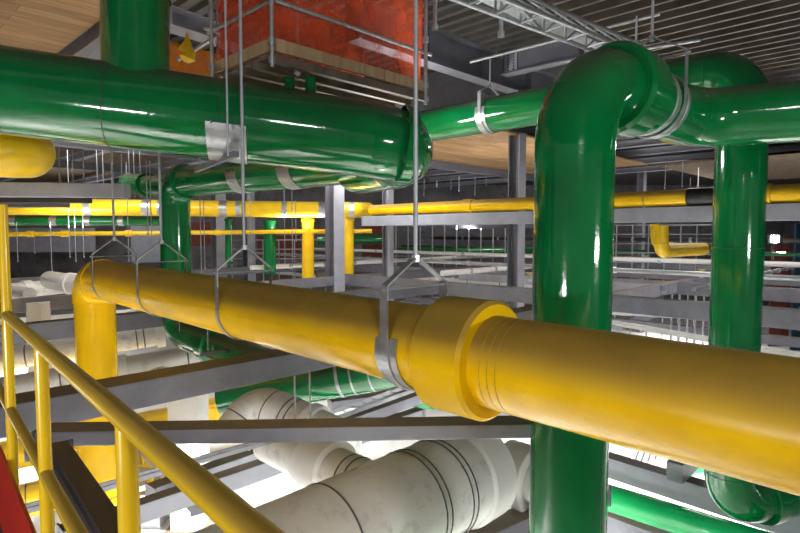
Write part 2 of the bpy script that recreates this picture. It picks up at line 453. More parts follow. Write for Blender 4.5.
column('grey column farther back, beside the slim green drop pipe', 249, 29, .45, 3.4)
column('far column seen between the two green risers', 640, 31, .35, 3.4)

# ---- left overhead beams by the yellow elbow
beam('square-cut grey beam overhead at left, under the rounded yellow elbow', PZ(-60, 182, .78), PZ(127, 184, .78), .22, .25, STEELL)
beam('short dark beam tucked under the square-cut beam at left', P(-60, 196, 10.4), P(88, 196, 10.4), .13, .3, DARK, plates=False)
beam('shortest dark beam at left, lowest of the three', P(-60, 203, 11.4), P(66, 203, 11.4), .09, .3, STEEL, plates=False)

# ================================================================ MAIN PIPES
RY = .30
cy = lambda D, z=None: XD(4.334-1.032*D, D, -.86+(D-2.5)*.022)
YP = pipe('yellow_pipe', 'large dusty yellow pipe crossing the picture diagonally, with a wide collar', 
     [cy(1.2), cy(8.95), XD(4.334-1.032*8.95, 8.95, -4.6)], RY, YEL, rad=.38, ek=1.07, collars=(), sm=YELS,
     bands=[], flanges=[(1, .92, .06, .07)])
# wide collar
cD = 3.75
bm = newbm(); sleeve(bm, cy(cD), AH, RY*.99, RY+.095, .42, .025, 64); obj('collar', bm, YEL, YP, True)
for dd in (3.50, 3.46, 3.54): 
    bm = newbm(); sleeve(bm, cy(dd), AH, RY*.99, RY+.0015, .006, .001, 48); obj('jacket_band', bm, YELS, YP, True)
for D, tw, lb in ((4.09, True, 'galvanised clevis hanger nearest the yellow collar, on the long middle rod'),
              (5.75, False, 'galvanised hanger second from the yellow collar along the yellow pipe'),
              (7.15, False, 'galvanised hanger third from the yellow collar along the yellow pipe'),
              (8.3, False, 'galvanised hanger at the yellow elbow, farthest from the collar')):
    hanger(lb, cy(D), AH, RY, .46 if tw else .42, .64, DZ, .07 if tw else .05, .017, twin=tw)
    if not tw:
        pass
# first green riser, elbow, S-bend
g1 = XD(1.342, 4.36, 0)
q1 = XD(1.342, 4.36, 1.205); q2 = q1 + Vector((.72,.69,0)).normalized()*2.45
q3 = q2 + Vector((.85,-.42,0)).normalized()*5.0
G1 = pipe('green_pipe', 'large glossy green riser in the foreground, its elbow turning over to the right', [XD(1.342,4.36,-CZ+.02), q1, q2, q3], .30, GRN, rad=.56, sm=None, bands=[(0, .44, .012), (2, .24, .02), (2, .34, .02)])
dB = (q2-q1).normalized()
bm = newbm(); sleeve(bm, q1+dB*.74, dB, .298, .385, .36, .03, 64); obj('collar', bm, GRN, G1, True)
hanger('galvanised hanger with doubled strap behind the big green elbow', q1+dB*1.38, dB, .30, .43, .60, DZ, .06, .013)
bm = newbm(); sleeve(bm, q1+dB*1.26, dB, .29, .308, .06, .004); sleeve(bm, q1+dB*1.50, dB, .29, .308, .06, .004); obj('clamp_band', bm, GALV, G1, True)
# second riser
r1 = XD(4.40, 7.3, 2.08)
tB = r1 - AH*6.3
G2 = pipe('green_pipe', 'second green riser at right, its top elbow running away to the left', [XD(4.40,7.3,-3.60)+Vector((.95,.25,0))*1.1, XD(4.40,7.3,-3.60), r1, tB], .30, GRN, rad=.40, sm=GRNS, collars=[(2, .40, .25, .05), (0, .45, .2, .06)], bands=[(1, .38, .012), (1, .6, .01)])
hanger('galvanised hanger on the green pipe left of the big elbow', r1-AH*3.92, AH, .30, .36, .50, 3.05, .06, .014, twin=True)
# big green pipe at left
l0 = P(-30, 86, 5.9); l1 = P(430, 148, 7.1)
dl = (l1-l0).normalized()
l2 = XD(-.1, 5.2, .80)
l3 = P(186, 180, 11.5)
back = l3
G3 = pipe('green_pipe', 'very large glossy green pipe across the upper left, with a branch riser on top', [l0, l1, l1+Vector((-1.0,1.2,-.03))], .455, GRN, rad=.5, sm=None, collars=[(0, .935, .14, .025)], bands=[(0, .27, .008), (0, .50, .008)])
# branch going up
tp = l0 + dl*((P(134, 90, 6.2)-l0).dot(dl))
bm = newbm(); tube(bm, [tp+Vector((0,.04,.1)), tp+Vector((0.02,.04,1.05)), tp+Vector((.1,.0,2.4))], .35, 36); obj('branch_riser', bm, GRN, G3, True)
bm = newbm(); sleeve(bm, tp+Vector((.03,.04,1.35)), Z, .34, .385, .3, .02); obj('collar', bm, GRN, G3, True)
# green pipe behind, from tall riser at left
pipe('green_pipe', 'green pipe under the very large one, turning down into the riser at left', [XD(-4.60, 11.5, -2.05)+Vector((.8,-.62,-.1)).normalized()*3.2, XD(-4.60, 11.5, -2.05), XD(-4.60, 11.5, 1.02), XD(-.45, 7.9, 1.0)], .30, GRN, rad=.42, sm=GRNS, collars=[(2, .07, .22, .05), (0, .62, .25, .05)], bands=[(1, .3, .02)])
sA = (XD(-.45, 7.9, 1.0)-XD(-4.60, 11.5, 1.02))
def saddle(label, c, axis, R, L, a0=-.2, a1=PI+.2):
    t = thing('pipe_saddle', label, 'pipe saddle', c-Z*R); axis = axis.normalized(); s = axis.cross(Z).normalized()
    bm = newbm(); n = 24; rr = []
    for k in range(n+1):
        a = a0+(a1-a0)*k/n; d = s*math.cos(a)-Z*math.sin(a)
        rr.append([bm.verts.new(c+d*q+axis*l) for q, l in ((R+.004,-L/2),(R+.014,-L/2),(R+.014,L/2),(R+.004,L/2))])
    for a, b in zip(rr, rr[1:]):
        for k in range(4): bm.faces.new((a[k], a[(k+1)%4], b[(k+1)%4], b[k]))
    bm.faces.new(rr[0]); bm.faces.new(rr[-1]); obj('shell', bm, GALV, t, True)
    for k in (-1,1):
        e = c + (s*math.cos(a0) - Z*math.sin(a0))*(R+.03)
        for l in (-.35, .35):
            q = e + axis*L*l; bm = newbm(); rod(bm, q-s*.02, q+s*.03, .012, 6); obj('bolt', bm, GALR, t)
    return t
sc = l0 + dl*((P(227, 120, 6.4)-l0).dot(dl))
saddle('shiny galvanised saddle plate wrapped under the very large green pipe', sc, dl, .455, .42, .25, PI-.1)
# trapeze bar that carries it, seen just below
tzc = P(232, 156, 6.2)
t = thing('trapeze_support', 'slotted channel bar and rods under the galvanised saddle plate', 'pipe support', tzc)
bm = newbm(); bar(bm, P(196, 170, 7.6), P(236, 154, 5.95), .06, .06); obj('channel', bm, STEEL, t)
for (x, y, D) in ((228, 156, 5.98), (200, 168, 7.4)):
    bm = newbm(); p = P(x, y, D); rod(bm, p, Vector((p.x, p.y, CZ+DZ if x>210 else CZ+1.9)), .012); obj('rod', bm, GALR, t, True)
for f, lb in ((.46, 'worn silver saddle farther along the lower green pipe'), (.72, 'worn silver saddle nearer the big green elbow on the lower pipe')):
    saddle(lb, XD(-4.60, 11.5, 1.02)+sA*f, sA, .30, .3, -.1, PI+.1)

# yellow elbow at left edge
pipe('yellow_pipe', 'rounded yellow pipe bend poking in at left, below the very large green pipe', [P(-160, 142, 6.6), P(34, 152, 7.4), P(34, 152, 7.4)+Vector((-2.4, 2.5, .3))], .345, YELF, rad=.36)
# lower green pipes
e0 = PZ(165, 330, -2.75)
pipe('green_pipe', 'green pipe below the grey beam, wrapped with metal bands near its middle', [G(-13.6,3.2,-3.35), G(-13.6,3.2,-3.35)+Vector((7.2,-1.0,.65))], .34, GRNB, bands=[(0,.1,.01)], sm=GALV) if False else None
pipe('green_pipe', 'green pipe below the long grey beam, with a pale strap band', [P(225, 398, 9.6), P(440, 358, 9.0)], .34, GRN, sm=GALR, bands=[(0,.56,.05),(0,.62,.03),(0,.70,.03)])
pipe('green_pipe', 'bright green pipe at lower right between two pale beams', [PZ(540, 476, -4.1), PZ(840, 571, -4.1)], .20, GRNB, rad=.3)
# ================================================================ WHITE DUCTS
we = P(466, 474, 6.3)
W = pipe('white_pipe', 'huge white clad pipe at the bottom with black jacket bands', [we-BH*5.2, we+BH*.12], .52, WHT, sm=SEAM, bands=[(0,.60,.015),(0,.795,.015),(0,.81,.015),(0,.875,.015),(0,.89,.015)])
bm = newbm(); sleeve(bm, we+BH*.02, BH, .51, .56, .42, .03, 56); obj('collar', bm, WHC, W, True)
bm = newbm(); q = we-BH*.75+AH*.5; 
box(bm, we-BH*.62+(AH*.75-Z*.66)*.55, BH*.10, (AH*.66+Z*.75)*.045, (AH*.75-Z*.66)*.012); obj('clip_plate', bm, GALV, W)
pipe('white_pipe', 'white clad branch with a ribbed collar, left of the huge white pipe', [we-BH*1.0-AH*2.5, we-BH*1.0-AH*.45], .27, WHT, sm=SEAM, bands=[(0,.80,.02),(0,.86,.02)], collars=[(0,.56,.45,.08)], cmat=WHC)
pipe('white_pipe', 'white clad branch with two collars beside the tall green riser', [P(480, 462, 7.4), P(480,462,7.4)+AH*1.5], .27, WHT, sm=SEAM, collars=[(0,.42,.4,.14),(0,.8,.4,.03)], cmat=WHC)
pipe('white_pipe', 'white clad elbow just above the level grey beam', [P(225, 425, 8.4), P(232, 405, 8.6), P(330, 440, 7.2)], .30, WHT, rad=.32, sm=SEAM, bands=[(1,.42,.02),(1,.47,.02)], collars=[(1,.62,.2,.06)], cmat=WHC) if False else None
pipe('white_pipe', 'white clad bend arching just above the level grey beam', [P(232, 438, 8.2), P(258, 404, 8.5), P(350, 448, 7.7)], .33, WHT, rad=.34, sm=SEAM, bands=[(1,.36,.02),(1,.42,.02)], collars=[(1,.6,.16,.05)], cmat=WHC)
def wp(lb, pts, r, **k): return pipe('white_pipe', lb, pts, r, WHT, sm=SEAM, cmat=WHC, **k)
wp('white clad pipe behind the handrail posts, upper of the two', [P(-40, 366, 12.2), P(162, 335, 14.0)], .25, bands=[(0,.30,.03),(0,.35,.03),(0,.86,.03),(0,.90,.03)], collars=[(0,.99,.2,.05)])
wp('white clad pipe behind the handrail posts, lower of the two', [P(-40, 398, 10.8), P(235, 349, 13.0)], .27, bands=[(0,.28,.03),(0,.33,.03),(0,.80,.03),(0,.85,.03)], collars=[(0,.52,.5,.05)])
wp('short white elbow standing above the upper white pipe', [P(122, 338, 14.6), P(128, 318, 14.6), P(160, 326, 14.4)], .26, rad=.3)
wp('white dome-ended pipe peeping over the long grey beam', [P(152, 392, 11.5), P(152, 378, 11.5), P(175, 380, 11.3)], .25, rad=.27)
wp('far white clad pipe reaching the grey column in the middle', [P(390, 277, 32), P(450, 278, 30), P(560, 282, 27)], .42, bands=[(1,.2,.04),(1,.5,.05)])
wp('white clad pipe far left below the thin yellow line', [P(5, 292, 19), P(72, 285, 21)], .28, collars=[(0,.3,.3,.05)])
wp('white clad pipe end just left of the yellow drop leg', [P(50, 280, 19), P(90, 287, 16)], .3, collars=[(0,.6,.5,.04)])
wp('white pipe peeping between beams at left', [P(8, 290, 16.5), P(30, 294, 14.5)], .16)

# ================================================================ BACKGROUND LINES
pipe('yellow_pipe', 'level yellow pipe far back at left, clipped by silver straps', [P(-40, 206, 20.6), P(355, 210, 22.3), P(368, 210, 23.4)], .31, YELF, rad=.34, sm=GALV, bands=[(0,.31,.25),(0,.455,.3),(0,.49,.2),(0,.65,.3),(0,.69,.2),(0,.81,.2),(0,.91,.25),(0,.99,.2)])
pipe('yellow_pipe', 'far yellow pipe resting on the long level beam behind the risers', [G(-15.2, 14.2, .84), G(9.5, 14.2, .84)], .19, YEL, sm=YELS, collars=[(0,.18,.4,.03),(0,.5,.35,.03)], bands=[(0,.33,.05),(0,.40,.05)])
bm = newbm(); sleeve(bm, G(-3.7,14.2,.84), AH, .192, .205, 1.3, .004); tag(obj('pipe_insulation', bm, BLACK, None, True), 'black foam wrap on the far yellow pipe, left of the second riser', 'pipe wrap')
pipe('green_pipe', 'slim green pipe running under the level yellow pipe at far left', [P(-40, 221, 21), P(160, 221, 22)], .19, GRN, sm=GALV, bands=[(0,.26,.2),(0,.46,.25),(0,.63,.2),(0,.8,.2)])
pipe('yellow_pipe', 'thin yellow pipe line running level below the larger one', [P(-40, 234.5, 21.2), P(100, 233.5, 21.5), P(372, 231, 22.8)], .085, YELF, rad=.1, collars=[(0,.5,.25,.04),(0,.75,.3,.04),(1,.1,.25,.04),(1,.42,.25,.03)])
for x, r, y0, y1, m, lb in ((308, .24, 219, 272, YELF, 'wide yellow drop pipe left of the wide grey column'), (349, .19, 218, 268, YELF, 'narrow yellow drop pipe right of the wide grey column'),
                     (270, .24, 221, 262, GRN, 'green drop pipe left of the yellow drop pipe'), (229, .15, 219, 252, GRN, 'slim green drop pipe beside the second grey column')):
    pipe('yellow_pipe' if m is YELF else 'green_pipe', lb, [P(x, y0, 22.6), P(x, y1+12, 22.6)], r, m, collars=[(0,.02,.12,.03)])
pipe('green_pipe', 'short green pipe with a flared collar, left of the tall green riser at left', [P(128, 183, 15), P(170, 187, 13.2)], .24, GRN, collars=[(0,.45,.25,.06)])
hk = G(-4.9, 14.0, 0)
pipe('yellow_pipe', 'hook-shaped yellow pipe dropping below the level beam between the risers', [P(661, 226, 13.7), P(661, 251, 13.7), P(703, 249, 15.3)], .17, YELF, rad=.2, sm=YELS)
pipe('yellow_pipe', 'second yellow pipe leg close behind the hook-shaped pipe', [P(655, 224, 14.6), P(656, 244, 14.6), P(690, 250, 15.9)], .12, YELF, rad=.2)
pipe('yellow_pipe', 'bright yellow pipe low at left, beneath the beams', [P(-60, 470, 10.5), P(300, 392, 15.2)], .32, YELF, sm=SEAM, bands=[(0,.2,.02),(0,.28,.02),(0,.6,.02)])
pipe('yellow_pipe', 'stub of yellow pipe low at left edge, in front of the other', [P(-60, 520, 8.6), P(62, 492, 9.4)], .28, YELF, sm=SEAM, bands=[(0,.6,.02),(0,.7,.02)])

# ================================================================ LOWER BEAMS AND STRIPS
Q = -3.15
def low(lb, a, b, h, w, m=STEELL, z=Q, **k): beam(lb, PZ(*a, z), PZ(*b, z), h, w, m, **k)
low('pale beam at lower right passing behind the green elbow', (560, 440), (860, 530), .36, .28, STEELL, -3.85)
low('dark beam under the bright green pipe at lower right', (560, 494), (780, 574), .3, .3, STEEL, -4.45)
low('pale beam low in the left corner, crossing behind the handrail', (60, 528), (420, 408), .25, .22, STEELL, -3.4)
low('pale beam at left behind the white branch collar', (150, 486), (420, 392), .22, .26, STEELL, -3.6)
low('dark beam at bottom beside the white riser collar', (440, 546), (600, 480), .3, .3, STEEL, -3.4)
low('grey beam leaning away at left behind the white collar', (200, 500), (80, 372), .2, .2, STEEL, -3.65)
low('pale beam far below the green strap pipe', (330, 400), (480, 380), .2, .3, STEELL, -3.6)
low('pale low beam crossing toward the bottom middle', (320, 380), (430, 432), .2, .3, STEELL, -3.9)
def strip(lb, a, b, z, w=.05, h=.05, m=GALR, pair=.12, name='cable_channel', group=None):
    p, q = PZ(*a, z), PZ(*b, z); t = thing(name, lb, 'cable channel', (p+q)/2, group)
    d = (q-p).normalized(); s = d.cross(Z).normalized()
    for k in (-1, 1):
        bm = newbm(); bar(bm, p+s*pair/2*k, q+s*pair/2*k, w*.4, h); obj('side_rail', bm, m, t)
    bm = newbm(); L = (q-p).length; n = max(2, int(L/.3))
    for i in range(n+1): 
        c = p+d*L*i/n; bar(bm, c-s*pair/2, c+s*pair/2, .02, .01)
    obj('rungs', bm, m, t)
strip('narrow double channel crossing the lower left, over the white collar', (-20, 522), (270, 440), -2.5, m=STEELC, pair=.1)
strip('white-edged tray running past below the second green riser', (600, 320), (860, 366), -2.2, m=WHC, pair=.3, h=.07)
strip('galvanised tray beyond the second green riser', (600, 312), (860, 326), -3.0, m=GALR, pair=.5, h=.1)
strip('pale cable tray behind the first handrail post, low', (0, 340), (110, 322), -3.0, m=WHC, pair=.6, h=.15)
strip('pale cable tray behind the first handrail post, high', (0, 322), (200, 306), -3.0, m=WHC, pair=.5, h=.12)
strip('cable tray behind the yellow drop leg running right', (90, 300), (260, 286), -2.4, m=GALR, pair=.5, h=.1)
strip('tray of pale rails far middle, above the yellow pipe', (240, 268), (400, 286), -2.2, m=WHC, pair=.6, h=.1)
strip('pale rails at middle below the slim column', (370, 300), (470, 272), -2.0, m=WHC, pair=.5, h=.1)
strip('yellow barrier rail seen between the beam and the white bend', (190, 414), (310, 386), -4.2, m=YELF, pair=.3, h=.1)
for v, lb in ((11.2, 'low beam crossing behind the risers below the upper steel grid'), (16.5, 'low beam deep under the second long grey beam'), (21, 'low beam deep in the middle distance'), (28, 'lowest far beam toward the back wall')):
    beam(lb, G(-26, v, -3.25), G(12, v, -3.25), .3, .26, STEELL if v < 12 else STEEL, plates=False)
for u, lb in ((1.5, 'low cross beam at the right edge under the grid'), (-2.8, 'low cross beam right of the tall riser under the grid'), (-9.2, 'low cross beam under the middle of the grid'), (-14.2, 'low cross beam left of the middle under the grid'), (-20, 'low cross beam under the far left grid')):
    beam(lb, G(u, 8.9, -3.5), G(u, 30, -3.5), .3, .24, STEELL, plates=False)
# white square columns
def wcol(lb, px, y0, y1, w, D):
    a = P(px, y0, D); b = P(px, y1, D); bm = newbm()
    t = thing('white_column', lb, 'column', Vector((a.x, D, 0)))
    box(bm, Vector((a.x, D, a.z/2)), Vector((w/2,0,0)), Vector((0,w/2,0)), Z*a.z/2); obj('shaft', bm, WHC, t)
    bm = newbm(); box(bm, Vector((a.x, D, .03)), Vector((w/2+.1,0,0)), Vector((0,w/2+.1,0)), Z*.03); obj('base_plate', bm, STEEL, t)
wcol('white square column behind the first handrail post', 38, 302, 330, .38, 14)
wcol('white square column right of the ribbed white collar', 311, 425, 462, .62, 9.8)
wcol('white square column below the long beam, left of the white bend', 188, 380, 420, .55, 10.2)
wcol('pale square column beneath the huge white pipe collar', 452, 500, 533, .4, 8.6)

t = thing('yellow_platform', 'low yellow platform on the floor behind the yellow drop leg', 'platform', P(95, 470, 12.6))
t.location.z = 0
for x0, x1, y in ((-8.4, -5.2, 12.0),):
    bm = newbm(); box(bm, Vector((-6.8, 12.6, .62)), Vector((1.6,0,0)), Vector((0,1.1,0)), Z*.03); obj('deck', bm, YELF, t)
    for a in (-8.3, -5.3):
        for b in (11.6, 13.6):
            bm = newbm(); box(bm, Vector((a, b, .3)), Vector((.05,0,0)), Vector((0,.05,0)), Z*.29); obj('leg', bm, YELF, t)
    bm = newbm()
    for k in range(9): box(bm, Vector((-8.2+k*.35, 11.5, .8)), Vector((.015,0,0)), Vector((0,.015,0)), Z*.16)
    box(bm, Vector((-6.8, 11.5, .97)), Vector((1.5,0,0)), Vector((0,.02,0)), Z*.02)
    obj('low_rail', bm, YELF, t)
# ================================================================ RODS
def rods(lst, label, group, r=.011):
    for px, y0, y1, D in lst:
        a, b = P(px, y1, D), P(px, y0, D)
        b.x, b.y = a.x, a.y
        t = thing('hanger_rod', label, 'hanger rod', a, group)
        bm = newbm(); rod(bm, a, b, r, 8); obj('rod_shaft', bm, GALR, t, True)
        bm = newbm(); ring_nut(bm, a+Z*.05, r*2, .03); obj('nut', bm, GALV, t)
rods([(60,146,184,9.6),(84,150,184,9.6),(112,152,184,9.6),(122,154,184,9.6),(73,150,184,9.8)], 'short steel rod holding up the square-cut beam at left', 'rods above the square-cut beam', .012)
rods([(x, 150, 196+random.random()*4, 15) for x in (69, 98, 104, 130, 135, 141)], 'short thin rod hanging in the dark above the far yellow pipe at left', 'short rods in the dark at left', .01)
rods([(18,222,262,20),(52,222,272,20),(70,200,258,20),(76,205,262,20),(84,205,258,20),(35,232,254,24)], 'thin rod hanging down past the thin yellow line, left of the yellow elbow', 'rods left of the yellow elbow', .014)
rods([(148,160,236,12),(152,160,252,12),(129,162,262,16),(205,200,270,14),(202,170,300,12)], 'thin rod hanging beside the shorter green riser at left', 'rods beside the left green riser', .011)
rods([(285,190,264,17),(293,190,300,15),(296,200,242,17),(251,196,262,17),(232,225,262,18)], 'thin rod hanging between the left riser and the wide grey column', 'rods left of the wide grey column', .012)
rods([(424,178,196,15),(437,180,188,17),(451,178,190,15),(475,176,196,17),(486,178,186,16),(459,176,192,18)], 'short rod hanging under the deck between the middle rod and the grey column', 'short rods under the far deck', .012)
rods([(665,165,190,16),(682,162,188,16),(698,168,188,18),(690,178,190,15)], 'short rod hanging under the deck between the two green risers', 'short rods between the risers', .012)
rods([(180, 300, 346, 11),(213,345,352,9.5),(208,320,352,9.4)], 'thin rod hanging below the yellow pipe near the lower green elbow', 'rods below the yellow pipe', .009)
rods([(295,376,420,6.2),(310,366,418,6.2)], 'thin rod standing in front of the banded lower green pipe', 'rods before the lower green pipe', .009)
rods([(636,16,46,7.5)], 'stubby black rod under the ribbed deck left of the elbow hanger rod', None, .014)

# saddle for lower left green
bmx = newbm(); bar(bmx, P(202, 354, 9.3), P(228, 351, 9.3), .1, .06); tag(obj('support_channel', bmx, DARK), 'short dark channel bar hanging beside the lower green elbow', 'pipe support')

# ================================================================ SCAFFOLD PLATFORM
c0 = PZ(273, 57, 1.95)           # near corner underside
z0 = 1.95
LB, LA = 2.55, 1.35
t = thing('scaffold_platform', 'suspended scaffold platform with timber edge at top centre', 'scaffold', c0)
uB, uA = BH, -AH
bm = newbm()
n = 6
for i in range(n):
    o = c0 + uA*(LA*(i+.5)/n) + uB*LB/2
    box(bm, o+Z*.03, uB*LB/2, uA*(LA/n/2-.012), Z*.02)
obj('deck_planks', bm, OLDW, t)
for i in range(5):
    bm = newbm(); o = c0+uA*(LA*i/4); bar(bm, o-uB*.03-Z*.02, o+uB*(LB+.03)-Z*.02, .07, .09); obj('ledger', bm, OLDW, t)
bm = newbm(); box(bm, c0+uB*LB/2+Z*.14, uB*(LB/2+.02), uA*.02, Z*.07); obj('toe_board', bm, TIMB, t)
bm = newbm(); box(bm, c0+uA*LA/2+Z*.14, uA*LA/2, uB*.02, Z*.07); obj('toe_board', bm, TIMB, t)
bm = newbm(); box(bm, c0+uA*LA+uB*LB/2+Z*.14, uB*LB/2, uA*.02, Z*.07); obj('toe_board', bm, TIMB, t)
for (b, a) in ((0,0),(LB,0),(0,LA),(LB,LA),(.45,.15)):
    p = c0+uB*b+uA*a - (uA+uB)*.04
    bm = newbm(); tube(bm, [p-Z*(.12 if a == 0 else .1), Vector((p.x,p.y,CZ+3.4))], .026, 12); pt = obj('standard', bm, GALV, t, True)
    bm = newbm()
    bm.free()
    for zz in (-.08, .12, .75):
        bm = newbm(); tube(bm, [p+Z*zz, p+Z*(zz+.07)], .042, 12); sub('coupler', bm, GALV, pt, t, True)
for zz in (.62,):
    for (p, q) in ((c0, c0+uB*LB), (c0, c0+uA*LA), (c0+uA*LA, c0+uA*LA+uB*LB)):
        bm = newbm(); tube(bm, [p+Z*zz-(q-p).normalized()*.12, q+Z*zz+(q-p).normalized()*.12], .026, 12); obj('guard_rail', bm, GALV, t, True)
def netpanel(lb, p, q, z0, z1, m, nx=24):
    bm = newbm(); n = nx; s = (q-p).normalized().cross(Z); rows = []
    for j in range(7):
        row = []
        for i in range(n+1):
            f = i/n; zz = z0+(z1-z0)*j/6
            w = .025*math.sin(i*1.7+j*.9)+.02*math.sin(i*.6+j*2.1)
            row.append(bm.verts.new(p+(q-p)*f+s*w+Z*zz))
        rows.append(row)
    for a, b in zip(rows, rows[1:]):
        for i in range(n): bm.faces.new((a[i], a[i+1], b[i+1], b[i]))
    o = obj('safety_netting', bm, m, None, True); tag(o, lb, 'safety net')
    mod = o.modifiers.new('s', 'SOLIDIFY'); mod.thickness = .004
netpanel('orange safety netting on the long right side of the scaffold platform', c0+uA*.07+uB*.05, c0+uA*.07+uB*LB, .1, 1.35, NET)
netpanel('orange safety netting on the short left side of the scaffold platform', c0+uB*.06+uA*.07, c0+uB*.06+uA*LA, .1, 1.35, NET, 14)
netpanel('orange safety netting along the far side of the scaffold platform', c0+uA*(LA-.07)+uB*.06, c0+uA*(LA-.07)+uB*LB, .1, 1.35, NET)
# green stubs under platform
for x, lb in ((290, 'left of the two short green pipes under the scaffold platform'), (311, 'right of the two short green pipes under the scaffold platform')):
    p = P(x, 104, 6.95); pipe('green_pipe', lb, [p, p+Z*.32], .065, GRN, collars=[(0,.3,.06,.012)])
# yellow bars behind
pipe('yellow_pipe', 'short yellow pipe glimpsed between the scaffold platform and the green pipe', [P(234, 86, 9), P(262, 91, 9.4)], .06, YELF)
netpanel('amber netting beyond the green branch riser at top left', P(160, 72, 9.5), P(232, 88, 10.5), 0, .55, NETY)
beam('grey beam at top left between the branch riser and the platform', P(160, 6, 9.0), P(262, 42, 11.5), .3, .4, STEELL, 'i')
beam('sloping grey beam end behind the platform corner', P(200, 88, 8.5), P(256, 60, 7.6), .2, .25, STEEL)
bm = newbm(); tube(bm, [P(178,60,9.2), P(240,22,9.2)], .03, 10); tag(obj('brace_tube', bm, GALV, None, True), 'pale brace tube slanting up behind the rods at top left', 'brace')
bm = newbm()
pa = P(186, 62, 9.0)
tube(bm, [pa, pa+Vector((.02,0,.06)), pa+Vector((.05,0,.14)), pa+Vector((.0,.01,.22)), pa+Vector((.03,0,.34)), pa+Vector((.02,0,.44))], [.05,.12,.09,.11,.04,.015], 12)
tag(obj('hanging_bag', bm, YELF, None, True), 'small yellow bundle hanging beside the green branch riser', 'bag')
for k, x in enumerate((228, 243)):
    pass
def longrod(lb, px, y, D, r, z1=3.6):
    a = P(px, y, D); tt = thing('hanger_rod', lb, 'hanger rod', a); bm = newbm(); rod(bm, a, Vector((a.x,a.y,CZ+z1)), r, 10); obj('rod_shaft', bm, GALR, tt, True)
    bm = newbm(); ring_nut(bm, a+Z*.3, r*2.2, .05); obj('nut', bm, GALV, tt)
longrod('long thin rod left of the saddle plate, in front of the very large green pipe', 207, 250, 4.0, .006) if False else None
longrod('thin rod with a chrome joint hanging beside the branch riser', 218, 84, 8.0, .015)

# ================================================================ LATTICE TRUSS
def truss(lb, p, q, d=.38):
    t = thing('lattice_truss', lb, 'truss', (p+q)/2); ax = (q-p).normalized(); s = ax.cross(Z).normalized()
    ch = [s*0, Z*d, s*d, s*d+Z*d]
    for c in ch[:3]:
        bm = newbm(); tube(bm, [p+c, q+c], .032, 12); obj('chord', bm, GALV, t, True)
    L = (q-p).length; n = int(L/.42)
    bm = newbm()
    for i in range(n):
        a, b = p+ax*L*i/n, p+ax*L*(i+1)/n
        tube(bm, [a, a+Z*d], .017, 8); tube(bm, [a, b+Z*d], .017, 8); tube(bm, [a, a+s*d], .015, 8); tube(bm, [a+Z*d, b+s*d], .015, 8)
    obj('lacing', bm, GALR, t, True)
truss('galvanised lattice truss slung under the deck above the large green elbow', P(440, -6, 6.9), P(640, 68, 9.2))
truss('second lattice truss crossing at the top edge, over the netting', P(395, -22, 7.4), P(520, 20, 8.6), .3)
bm = newbm(); bar(bm, P(470, -14, 7.3), P(618, 58, 9.3), .32, .05); tag(obj('scaffold_board', bm, GALV), 'flat steel scaffold board lying along the lattice truss', 'scaffold board')
bm = newbm(); tube(bm, [P(510, -4, 7.4), P(540, 30, 7.9)], .035, 12); tag(obj('brace_tube', bm, GALV, None, True), 'pale brace tube leaning against the lattice truss', 'brace')
for i, (a, b, lb) in enumerate((((470,62),(660,14),'steel tube passing under the ribbed deck toward the elbow hanger'), ((560,62),(700,40),'steel tube beneath the truss end by the green elbow'))):
    bm = newbm(); tube(bm, [P(*a, 9.6), P(*b, 8.4)], .025, 10); tag(obj('scaffold_tube', bm, GALV, None, True), lb, 'scaffold tube')
for px, y0, y1, D, lb in ((501, -20, 37, 7.6, 'vertical scaffold tube with a collar hanging over the green pipe'), (435, -20, 30, 7.6, 'vertical scaffold tube at the right corner of the netting, up high')):
    a = P(px, y1, D); tt = thing('scaffold_tube', lb, 'scaffold tube', a); bm = newbm(); tube(bm, [a, a+Z*1.1], .028, 12); obj('tube', bm, GALV, tt, True)
    bm = newbm(); tube(bm, [a+Z*.0, a+Z*.07], .045, 12); obj('foot_socket', bm, GALV, tt, True)
# deck joists under the far ceiling
for i, v in enumerate((16.5, 19, 21.5, 24, 27, 30.5)):
    o = beam('blue-grey purlin under the far ceiling, one of the row between the risers', G(-30, v, 3.5), G(22, v, 3.5), .26, .3, STEELL, 'i', 'ceiling_purlin', 'purlins under the far ceiling', 'purlin', plates=False)
for u, lb in ((-15.9,'dark rafter under the far ceiling at centre'), (-3, 'dark rafter under the far ceiling right of the tall riser'), (4, 'dark rafter under the far ceiling at right edge'), (-21, 'dark rafter under the left ceiling'), (-28, 'dark rafter under the farthest left ceiling')):
    beam(lb, G(u, 14.5 if u > -20 else -6, 3.2), G(u, 40 if u>-10 else 24, 3.2), .35, .3, STEEL, 'i', 'rafter', None, 'rafter', plates=False)
for i, (y, z) in enumerate(((4, 3.5), (8, 3.5), (12, 3.5))):
    beam('grey joist in the dark above the level yellow pipe at left', G(-46, y, 3.5), G(-15, y, 3.5), .3, .3, STEELL, 'i', 'ceiling_joist', 'joists above the far left pipes', 'joist', plates=False)

